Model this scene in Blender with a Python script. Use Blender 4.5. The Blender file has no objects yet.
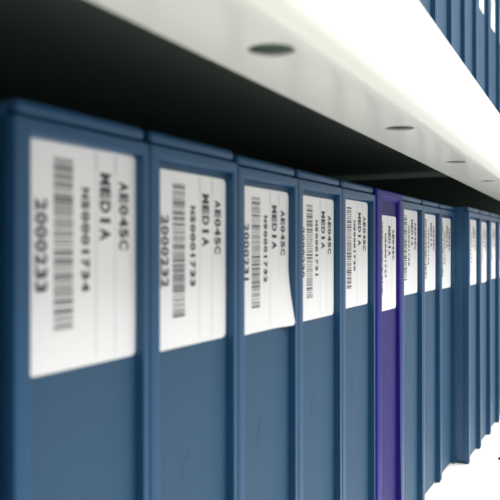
import bpy, bmesh, math, random
from mathutils import Vector, Matrix
S = bpy.context.scene
C = S.collection
ZC = 1.25                      # camera height above the floor (m)
F = 700.0                      # focal length in pixels of a 500 px frame
TH = math.atan(345/F)          # angle between view axis and shelf

# ------------------------------------------------------------------ materials
def mat(name, col, rough=0.5, spec=0.5, bump=0.0, bscale=2000.0, var=0.0, coat=0.0, metal=0.0):
    m = bpy.data.materials.new(name); m.use_nodes = True
    nt = m.node_tree; b = nt.nodes['Principled BSDF']
    b.inputs['Base Color'].default_value = (*col, 1)
    b.inputs['Roughness'].default_value = rough
    b.inputs['Specular IOR Level'].default_value = spec
    b.inputs['Coat Weight'].default_value = coat
    b.inputs['Metallic'].default_value = metal
    tc = nt.nodes.new('ShaderNodeTexCoord')
    if bump:
        n = nt.nodes.new('ShaderNodeTexNoise'); n.inputs['Scale'].default_value = bscale
        n.inputs['Detail'].default_value = 3
        bp = nt.nodes.new('ShaderNodeBump'); bp.inputs['Strength'].default_value = bump
        bp.inputs['Distance'].default_value = 0.0002
        nt.links.new(tc.outputs['Object'], n.inputs['Vector'])
        nt.links.new(n.outputs['Fac'], bp.inputs['Height'])
        nt.links.new(bp.outputs['Normal'], b.inputs['Normal'])
    if var:
        n2 = nt.nodes.new('ShaderNodeTexNoise'); n2.inputs['Scale'].default_value = 90
        n2.inputs['Detail'].default_value = 4
        mx = nt.nodes.new('ShaderNodeMix'); mx.data_type = 'RGBA'
        mx.inputs['A'].default_value = (*[c*(1-var) for c in col], 1)
        mx.inputs['B'].default_value = (*[min(1, c*(1+var)) for c in col], 1)
        nt.links.new(tc.outputs['Object'], n2.inputs['Vector'])
        nt.links.new(n2.outputs['Fac'], mx.inputs['Factor'])
        nt.links.new(mx.outputs['Result'], b.inputs['Base Color'])
    return m

M_BLUE = mat('blue_plastic', (0.014, 0.068, 0.150), 0.38, 0.35, 0.05, 3000)
M_BLUEP = mat('blue_frosted_plastic', (0.022, 0.068, 0.128), 0.55, 0.35, 0.25, 2500, var=0.06)
M_PURP = mat('purple_plastic', (0.010, 0.006, 0.17), 0.45, 0.2, 0.05, 3000)
M_PURPP = mat('purple_frosted_plastic', (0.026, 0.020, 0.13), 0.6, 0.25, 0.25, 2500, var=0.06)
M_PAPER = mat('label_paper', (0.76, 0.76, 0.765), 0.65, 0.3)
M_INK = mat('label_ink', (0.06, 0.06, 0.065), 0.7, 0.2)
M_GREY = mat('label_grey_ink', (0.60, 0.60, 0.60), 0.7, 0.2)
M_WHITE = mat('white_enamel', (0.84, 0.84, 0.78), 0.20, 0.5, 0.02, 400, var=0.02)
M_SHADE = mat('underside_shade_steel', (0.19, 0.25, 0.22), 0.9, 0.0)  # shade under the white deck, put into the colour
M_SHADE2 = mat('inner_shade_steel', (0.06, 0.08, 0.07), 0.9, 0.0)  # shade of the shelf's hollow, put into the colour
M_BOLT = mat('black_bolt', (0.02, 0.02, 0.02), 0.4, 0.5, metal=0.5)
M_FLOOR = mat('grey_vinyl', (0.70, 0.69, 0.65), 0.5, 0.4, var=0.1)

# ------------------------------------------------------------------ helpers
def link(name, me, m=None, parent=None):
    o = bpy.data.objects.new(name, me); C.objects.link(o)
    if m is not None and me is not None and len(me.materials) == 0: me.materials.append(m)
    if parent: o.parent = parent
    return o
def finish(bm, name, m, ang=35):
    bmesh.ops.recalc_face_normals(bm, faces=bm.faces)
    me = bpy.data.meshes.new(name); bm.to_mesh(me); bm.free()
    me.materials.append(m)
    me.shade_smooth(); me.set_sharp_from_angle(angle=math.radians(ang))
    return me
def box(bm, a, b):
    v = [bm.verts.new((x, y, z)) for x in (a[0], b[0]) for y in (a[1], b[1]) for z in (a[2], b[2])]
    for f in ((0,1,3,2),(4,6,7,5),(0,4,5,1),(2,3,7,6),(0,2,6,4),(1,5,7,3)):
        bm.faces.new([v[i] for i in f])
def bevel(bm, w, seg=3, edges=None):
    bmesh.ops.bevel(bm, geom=list(edges if edges is not None else bm.edges), offset=w, segments=seg, profile=0.5,
                    affect='EDGES', clamp_overlap=True)
def arch_frame(bm, o, inf, inb, y0, y1):
    """spine frame open at the foot: outer rect o, front opening inf, back opening inb (x0,z0,x1,z1)"""
    def chain(r, y): return [bm.verts.new((x, y, z)) for x, z in ((r[0],0),(r[0],r[3]),(r[2],r[3]),(r[2],0))]
    of, ob, nf, nb = chain(o, y0), chain(o, y1), chain(inf, y0), chain(inb, y1)
    for i in range(3):
        j = i+1
        bm.faces.new((of[i], of[j], nf[j], nf[i])); bm.faces.new((nf[i], nf[j], nb[j], nb[i]))
        bm.faces.new((nb[i], nb[j], ob[j], ob[i])); bm.faces.new((ob[i], ob[j], of[j], of[i]))
    for i in (0, 3): bm.faces.new((of[i], nf[i], nb[i], ob[i]))
def tag(o, label, cat, group=None):
    o['label'] = label; o['category'] = cat
    if group: o['group'] = group

# ------------------------------------------------------------------ case geometry
W, H, DEP = 0.027, 0.108, 0.105
G = 0.00012
def sharp(bm):
    bm.normal_update()
    return [e for e in bm.edges if len(e.link_faces) == 2 and e.calc_face_angle(0) > 0.6]
def low_corners(bm, rad=0.0012):
    """round the two bottom corners of a case part, seen from the front"""
    xs = [v.co.x for v in bm.verts]; z0 = min(v.co.z for v in bm.verts); a, b = min(xs), max(xs)
    es = [e for e in bm.edges if abs(e.verts[0].co.y-e.verts[1].co.y) > 1e-4 and
          all(v.co.z < z0+1e-6 and (v.co.x < a+1e-5 or v.co.x > b-1e-5) for v in e.verts)]
    bevel(bm, rad, 4, es)
def shell_mesh(w, m, y0):
    bm = bmesh.new(); box(bm, (G, y0, 0.0), (w-G, DEP, H-0.0004)); low_corners(bm); bevel(bm, 0.0004, 2, sharp(bm))
    return finish(bm, 'shell', m)
def frame_mesh(w, m, rl, rr, top, bot, y1, slopes, ztop, bev=0.0007):
    bm = bmesh.new()
    i0 = (rl, bot, w-rr, ztop-top)
    i1 = (rl+slopes[0], bot+slopes[1], w-rr-slopes[2], ztop-top-slopes[3])
    arch_frame(bm, (G, 0.0, w-G, ztop), i0, i1, 0.0, y1)
    low_corners(bm); bm.normal_update()
    es = [e for e in bm.edges if all(v.co.y < 1e-6 for v in e.verts) and any(max(v.co.y for v in f.verts) > 1e-5 for f in e.link_faces)]
    bevel(bm, bev, 4, es)
    return finish(bm, 'spine_frame', m)
def panel_mesh(w, m, x0, x1, z0, z1, y):
    bm = bmesh.new(); box(bm, (x0, y, z0), (x1, y+0.0012, z1))
    for z in (0.030, 0.0535):                             # faint round moulding marks
        bmesh.ops.create_cone(bm, cap_ends=True, segments=28, radius1=0.0016, radius2=0.0032, depth=0.00006,
                              matrix=Matrix.Translation((w*0.52, y-0.00001, z)) @ Matrix.Rotation(math.pi/2, 4, 'X'))
    return finish(bm, 'spine_panel', m)
def rim_mesh(w, m, z0, z1):
    bm = bmesh.new(); box(bm, (0.0008, 0.0003, z0), (w-0.0008, 0.006, z1)); bevel(bm, 0.0008, 4)
    return finish(bm, 'lid_rim', m)

# ------------------------------------------------------------------ label geometry
GLY = {}
def glyph(ch, off):
    k = (ch, off)
    if k in GLY: return GLY[k]
    cu = bpy.data.curves.new('g', 'FONT'); cu.body = ch; cu.size = 1.0; cu.offset = off; cu.resolution_u = 3
    o = bpy.data.objects.new('g', cu); C.objects.link(o); bpy.context.view_layer.update()
    dg = bpy.context.evaluated_depsgraph_get(); ev = o.evaluated_get(dg); me = ev.to_mesh()
    vs = [(v.co.x, v.co.y) for v in me.vertices]; fs = [tuple(p.vertices) for p in me.polygons]
    ev.to_mesh_clear(); bpy.data.objects.remove(o); bpy.data.curves.remove(cu)
    if vs:
        x0 = min(v[0] for v in vs); x1 = max(v[0] for v in vs)
        vs = [(v[0]-(x0+x1)/2, v[1]) for v in vs]
    GLY[k] = (vs, fs); return GLY[k]
LW, LH = 0.0214, 0.0285
EPS = 0.00004
def text_down(bm, s, uc, v0, v1, cap, off=0.025, lw=LW, lh=LH, wide=1.0):
    """lettering that runs down the label: uc = centre across (0..1), v0..v1 = span down (0..1), cap = letter height (fraction of width)"""
    n = len(s); L = (v1-v0)*lh; pitch = L/n; ch = cap*lw; sc = ch/0.70
    for i, c in enumerate(s):
        vs, fs = glyph(c, off)
        cz = -(v0*lh + pitch*(i+0.5))
        wx = min(wide, 0.9*pitch/sc/max(1e-6, 2*max(abs(q[0]) for q in vs))) if vs else 1
        bv = [bm.verts.new((uc*lw - ch/2 + y*sc, -EPS, cz - x*sc*wx)) for x, y in vs]
        for f in fs:
            try: bm.faces.new([bv[k] for k in f])
            except ValueError: pass
def quad(bm, u0, u1, v0, v1, lw=LW, lh=LH):
    p = [bm.verts.new((u*lw, -EPS*0.8, -v*lh)) for u, v in ((u0,v0),(u0,v1),(u1,v1),(u1,v0))]
    bm.faces.new(p)
def paper_mesh(curl=0.0, crop=0.0, lh=LH):
    lw = LW*(1-crop)
    bm = bmesh.new(); r = 0.0011; t = 0.00008
    vs_ = [0, .1, .25, .45, .7, 1.0]
    zs = [r*x for x in vs_] + [lh*k/24 for k in range(2, 23)] + [lh-r*x for x in reversed(vs_)]
    zs = sorted(set(round(z, 7) for z in zs if 0 <= z <= lh)); rows = []
    NX = 10
    for z in zs:
        d = min(z, lh-z); ins = r - math.sqrt(max(0, r*r-(r-d)**2)) if d < r else 0
        row = []
        for i in range(NX+1):
            x = ins + (lw-2*ins)*i/NX
            lift = curl*(max(0, x/lw-0.6)/0.4)**2*(max(0, z/lh-0.55)/0.45)**1.6
            x += crop*LW
            row.append(bm.verts.new((x+lift*0.3, -lift, -z)))
        rows.append(row)
    for a, b in zip(rows, rows[1:]):
        for i in range(NX): bm.faces.new((a[i], b[i], b[i+1], a[i+1]))
    ext = bmesh.ops.extrude_face_region(bm, geom=list(bm.faces))
    for v in [g for g in ext['geom'] if isinstance(g, bmesh.types.BMVert)]: v.co.y += t
    return finish(bm, 'spine_label', M_PAPER)
PAPER = paper_mesh()
def plain(bm, name, m):
    me = bpy.data.meshes.new(name); bm.to_mesh(me); bm.free(); me.materials.append(m); return me
def make_label(parent, x, y, ztop, seed, serial, number, curl=0.0, crop=0.0, stretch=1.0):
    lab = link('spine_label', PAPER if not (curl or crop) else paper_mesh(curl, crop), None, parent)
    lab.location = (x, y, ztop); lab.scale.z = stretch; lab['label'] = 'white paper sticker with black print and barcode'
    bm = bmesh.new()
    text_down(bm, 'AE045C', .865, .135, .475, .088, .045, wide=1.1)
    text_down(bm, 'MEDIA', .675, .105, .43, .095, .05, wide=1.1)
    text_down(bm, serial, .485, .185, .665, .066, .05, wide=1.3)
    if not crop: text_down(bm, number, .105, .25, .655, .088, .04, wide=1.2)
    lt = link('lettering', plain(bm, 'lettering', M_INK), None, lab)
    bm = bmesh.new(); rnd = random.Random(seed); v = .07
    while v < .825:
        b = rnd.choice((.0055, .0055, .0055, .013)); quad(bm, max(.205, crop+.02), .372, v, min(v+b, .83))
        v += b + rnd.choice((.0055, .0065, .0125))
    link('barcode', plain(bm, 'barcode', M_INK), None, lab)
    bm = bmesh.new()
    for u in (.585, .775):
        quad(bm, u-.004, u+.004, .02, .98)
        quad(bm, u-.008, u+.008, .02, .105)
    link('ruled_line', plain(bm, 'ruled_line', M_GREY), None, lab)
    return lab

# ------------------------------------------------------------------ cases
ZR = H-0.0020
_cache = {}
def case_parts(w, kind, dt=0.0):
    k = (round(w, 5), kind, dt); ZR = H-0.0020-dt
    if k in _cache: return _cache[k]
    if kind == 'blue':
        rl, rr, rec = 0.0027, 0.0016, 0.0016
        p = {'shell': shell_mesh(w, M_BLUE, 0.0022),
             'spine_frame': frame_mesh(w, M_BLUE, rl, rr, 0.0019, 0.0004, rec+0.0008, (0.0, 0.0, 0.0, 0.0003), ZR, 0.0007),
             'spine_panel': panel_mesh(w, M_BLUEP, 0.001, w-0.001, 0.0003, ZR-0.001, rec),
             'lid_rim': rim_mesh(w, M_BLUE, ZR+0.00015, H+0.0002-dt)}
    else:
        rl, rr, rec = 0.0052, 0.0042, 0.0011
        p = {'shell': shell_mesh(w, M_PURP, 0.003),
             'spine_frame': frame_mesh(w, M_PURP, rl, rr, 0.0023, 0.0004, rec+0.0006, (0.0, 0.0, 0.0003, 0.0017), H-0.0004),
             'spine_panel': panel_mesh(w, M_PURPP, 0.001, w-0.001, 0.0003, H-0.001, rec)}
    _cache[k] = p; return p
REC = {'blue': 0.0016, 'purple': 0.0011}
def make_case(D, t, z, a, label, group, kind='blue', w=W, ldrop=0.0042, seed=1, serial='NS0001730', number='2000230',
              curl=0.0, yaw=0.0, edge=0.93, crop=0.0, dt=0.0, stretch=1.0):
    d = Vector((math.cos(a), math.sin(a), 0)); n = Vector((-math.sin(a), math.cos(a), 0))
    o = bpy.data.objects.new('tape_case' if kind == 'blue' else 'purple_tape_case', None); C.objects.link(o)
    o.empty_display_size = 0.01
    o.location = n*D + d*t + Vector((0, 0, z+0.0002)); o.rotation_euler = (0, 0, a+yaw)
    tag(o, label, 'tape case', group)
    for nm, me in case_parts(w, kind, dt).items(): link(nm, me, None, o)
    make_label(o, w*edge-LW, REC[kind]-0.00009, H-ldrop, seed, serial, number, curl, crop, stretch)
    return o

AR = TH - math.atan(372/F)                 # the rows stand slightly askew on the shelves
SR, CR = 372/math.hypot(372, F), F/math.hypot(372, F)
D0 = 0.0620
T0 = (0.08035 - D0*SR)/CR
ZB = ZC + 0.0173 - H                       # lower shelf surface
GRP = 'blue tape cases in the lower row'
low = [
 (-1, 'blue tape case at the near end of the lower row, mostly cut off'),
 (0, 'large blurred blue tape case, first with a whole white label in the lower row'),
 (1, 'second fully seen blue tape case along the lower row from the near end'),
 (2, 'third fully seen blue tape case of the lower row, its label corner curling up'),
 (3, 'blue tape case second before the purple one on its near side'),
 (4, 'blue tape case touching the near side of the purple case'),
 (6, 'blue tape case directly beyond the purple one'),
 (7, 'blue tape case second beyond the purple one'),
 (8, 'blue tape case third beyond the purple one, before the cases sticking out'),
 (9, 'blue tape case standing proud of the row with its dark flank showing'),
 (10, 'second of the blue lower cases that stick out, beyond the one showing its flank'),
 (11, 'third of the blue lower cases that stick out, near the picture edge'),
 (12, 'farthest blue tape case of the lower row, cut by the picture edge'),
]
serials = {-1:'1735',0:'1734',1:'1733',2:'1732',3:'1731',4:'1730',6:'1728',7:'1726',8:'1725',9:'1724',10:'1723',11:'1722',12:'1721'}
rj = random.Random(5)
for n, lb in low:
    D, t = D0, T0 + n*W
    w = W
    if n < 0: D += 0.0006; t -= 0.0013
    if n == 0: w = 0.0264; t += W-w
    if n >= 9: D = 0.0564
    make_case(D, t, ZB, AR, lb, GRP, seed=n+20, serial='NS000'+serials[n], number='20002%02d' % (33-n),
              w=w, dt=0.0005 if n > 1 else 0.0, stretch=1.03 if n == 0 else 1.0, ldrop={0: .0040, 1: .0052, 2: .0057, 3: .0057, 4: .0049}.get(n, .0052 + rj.uniform(-.0004, .0004)), curl=0.0016 if n == 2 else 0.0, edge={0: .943, 1: .928, 2: .930, 3: .922, 4: .90}.get(n, .915))
make_case(D0-0.0004, T0+5*W, ZB, AR, 'bright purple tape case standing among the blue ones in the lower row', None,
          kind='purple', seed=77, serial='NS0001727', number='2000227', ldrop=0.0079, edge=.825, crop=.235)
ZU = ZC + 0.0460
upl = ['first blue case seen above the white shelf lip, nearest in the upper row',
 'second blue case seen in the upper row above the shelf lip',
 'third blue case seen in the upper row above the shelf lip',
 'fourth blue case in the upper row, just before the ones whose labels show',
 'wider blue upper case with the first label end showing, at the top edge',
 'wider blue upper case second to show a label, its label hanging lowest',
 'farthest blue case of the upper row, only a sliver at the picture edge']
tu = 0.231; 
for i, lb in enumerate(upl):
    w = 0.0345 if i in (4, 5) else W
    make_case(0.060, tu, ZU, AR, lb, 'blue tape cases in the upper row', w=w, seed=50+i,
              serial='NS00016%02d' % (40-i), number='20001%02d' % (60-i), ldrop=H-(0.1126-0.0460)-LH-(0.0045 if i > 3 else 0.012), edge=.81 if i > 3 else .92, crop=.4 if i > 3 else 0)
    tu += w

# ------------------------------------------------------------------ shelving
X0, X1 = -0.16, 0.44
DF, DB, ZT, ZL = 0.0288, 0.0448, 0.0460, 0.0244
rack = bpy.data.objects.new('shelving_unit', None); C.objects.link(rack); rack.location = (X0, DF, 0)
tag(rack, 'white enamelled steel shelving unit with holes along the underside of its front lip', 'shelves')
def lip_profile(dz):
    th = 0.0004
    def path(off):
        pts = [(DB, ZL+off), (DF+0.012, ZL+off)]
        r = 0.0032 - off; cy, cz = DF+0.0032, ZL+0.0032
        for k in range(0, 11):
            a = math.radians(270 - 9*k); pts.append((cy+r*math.cos(a), cz+r*math.sin(a)))
        r2 = max(0.0014-off, 0.0003); cy, cz = DF+0.0014, ZT-0.0014
        for k in range(0, 7):
            a = math.radians(180 - 15*k); pts.append((cy+r2*math.cos(a), cz+r2*math.sin(a)))
        pts.append((0.1895, ZT-off)); return pts
    p = path(0) + list(reversed(path(th)))
    return [(y, z+dz) for y, z in p]
def lip(dz):
    bm = bmesh.new(); p = lip_profile(dz+ZC)
    a = [bm.verts.new((X0, y, z)) for y, z in p]; b = [bm.verts.new((X1, y, z)) for y, z in p]
    n = len(p)
    for i in range(n): j = (i+1) % n; bm.faces.new((a[i], a[j], b[j], b[i]))
    bm.faces.new(a); bm.faces.new(list(reversed(b)))
    me = finish(bm, 'shelf_sheet', M_WHITE, 40); me.materials.append(M_SHADE2)
    for f in me.polygons:                                        # shade painted in as dark colour inside the fold and underneath
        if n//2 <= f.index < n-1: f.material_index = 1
    return me
# holes through the bottom flange, one every 58 mm
def hole_x(px, py):
    h = ZL; Y = F*h/(247-py); X = (px-250)/F*Y
    return X*math.sin(TH)+Y*math.cos(TH), X*(-math.cos(TH))+Y*math.sin(TH)
hx0, hy = hole_x(271, 50)
hx3 = hole_x(489, 180.5)[0]; step = (hx3-hx0)/3
cut = bmesh.new()
k = -3
while hx0+k*step < X1-0.02:
    x = hx0+k*step
    if x > X0+0.02:
        bmesh.ops.create_cone(cut, cap_ends=True, segments=32, radius1=0.0030, radius2=0.0030, depth=0.004,
                              matrix=Matrix.Translation((x, hy, ZL+ZC)))
    k += 1
cme = bpy.data.meshes.new('cut'); cut.to_mesh(cme); cut.free()
def local(o): o.parent = rack; o.matrix_parent_inverse = Matrix.Translation((-X0, -DF, 0))
def lip_object(dz):
    o = link('shelf_sheet', lip(dz)); c = link('cut', cme); c.location = (0, 0, dz)
    md = o.modifiers.new('b', 'BOOLEAN'); md.object = c; md.solver = 'EXACT'
    bpy.context.view_layer.update()
    dg = bpy.context.evaluated_depsgraph_get(); me = bpy.data.meshes.new_from_object(o.evaluated_get(dg))
    o.modifiers.clear(); o.data = me; bpy.data.objects.remove(c)
    me.shade_smooth(); me.set_sharp_from_angle(angle=math.radians(40))
    local(o); o['label'] = 'white enamelled sheet with rounded front lip and holes'; return o
lip_object(0); dlow = (ZB-ZC)-ZT; lip_object(dlow)
for dz in (0, dlow):
    z = ZC+ZT+dz
    bm = bmesh.new(); box(bm, (X0+.001, DB-0.004, z-0.0024), (X1-.001, 0.189, z-0.0011)); o = link('deck_underside_shade', finish(bm, 'deck_underside_shade', M_SHADE)); local(o)  # dark sheet standing in for the shade below the deck
    o['label'] = 'steel deck underside with its shade painted in'
bm = bmesh.new(); box(bm, (X0, 0.19, 0.1), (X1, 0.192, ZC+0.3)); local(link('back_panel', finish(bm, 'back_panel', M_SHADE2)))  # unseen back, added against light leaking in from behind
for x in (X0-0.0012, X1):  # unseen ends, added to keep stray light off the deck underside
    bm = bmesh.new(); box(bm, (x, DF+0.004, 0.1), (x+0.0012, 0.192, ZC+0.3)); local(link('end_light_blocker', finish(bm, 'end_light_blocker', M_SHADE2)))
for x in (X0-0.03, X1+0.0014):
    for y in (DF+0.004, 0.165):
        bm = bmesh.new(); box(bm, (x, y, 0), (x+0.0286, y+0.028, ZC+0.35)); bevel(bm, 0.002, 2); local(link('upright', finish(bm, 'upright', M_WHITE)))
# small dark bolt on the lower shelf at the right
Yb = F*0.0907/(459-247); Xb = (500.5-250)/F*Yb
bx, by = Xb*math.sin(TH)+Yb*math.cos(TH), -Xb*math.cos(TH)+Yb*math.sin(TH)
bm = bmesh.new(); bmesh.ops.create_cone(bm, cap_ends=True, segments=24, radius1=0.0012, radius2=0.0009, depth=0.0009, matrix=Matrix.Translation((bx, by, ZB+0.0004)))
local(link('bolt_head', finish(bm, 'bolt_head', M_BOLT)))

bm = bmesh.new(); box(bm, (-3, -3, -0.02), (4, 1.0, 0)); fl = link('floor', finish(bm, 'floor', M_FLOOR)); fl['kind'] = 'structure'
bm = bmesh.new(); box(bm, (-3, 0.3, 0), (4, 0.4, 2.8)); wb = link('wall_back', finish(bm, 'wall_back', M_FLOOR)); wb['kind'] = 'structure'

# ------------------------------------------------------------------ light
w = bpy.data.worlds.new('World'); S.world = w; w.use_nodes = True
bg = w.node_tree.nodes['Background']; bg.inputs['Color'].default_value = (1.0, 1.0, 1.0, 1); bg.inputs['Strength'].default_value = 0.55
def area(name, loc, target, sx, sy, power, col=(1, 1, 1)):
    l = bpy.data.lights.new(name, 'AREA'); l.shape = 'RECTANGLE'; l.size = sx; l.size_y = sy; l.energy = power; l.color = col
    o = bpy.data.objects.new(name, l); C.objects.link(o); o.location = loc
    o.rotation_euler = (Vector(target)-Vector(loc)).to_track_quat('-Z', 'Y').to_euler()
    return o
area('ceiling_lamp', (0.9, -0.66, ZC+1.42), (0.6, -0.33, 0), 2.4, 0.35, 58, (1, 1, 0.985))

# ------------------------------------------------------------------ camera
cd = bpy.data.cameras.new('camera'); cam = bpy.data.objects.new('camera', cd); C.objects.link(cam)
cam.location = (0, 0, ZC); cam.rotation_euler = (math.pi/2, 0, TH - math.pi/2)
cd.sensor_width = 36; cd.lens = F/500*36; cd.clip_start = 0.003; cd.clip_end = 50
cd.shift_y = -(250-247.5)/500 * -1 * -1
cd.dof.use_dof = True; cd.dof.focus_distance = 0.215; cd.dof.aperture_fstop = cd.lens/1.4
S.camera = cam
S.view_settings.view_transform = 'Standard'; S.view_settings.look = 'None'
S.view_settings.exposure = 0.66; S.view_settings.gamma = 1.0; S.view_settings.use_curve_mapping = False
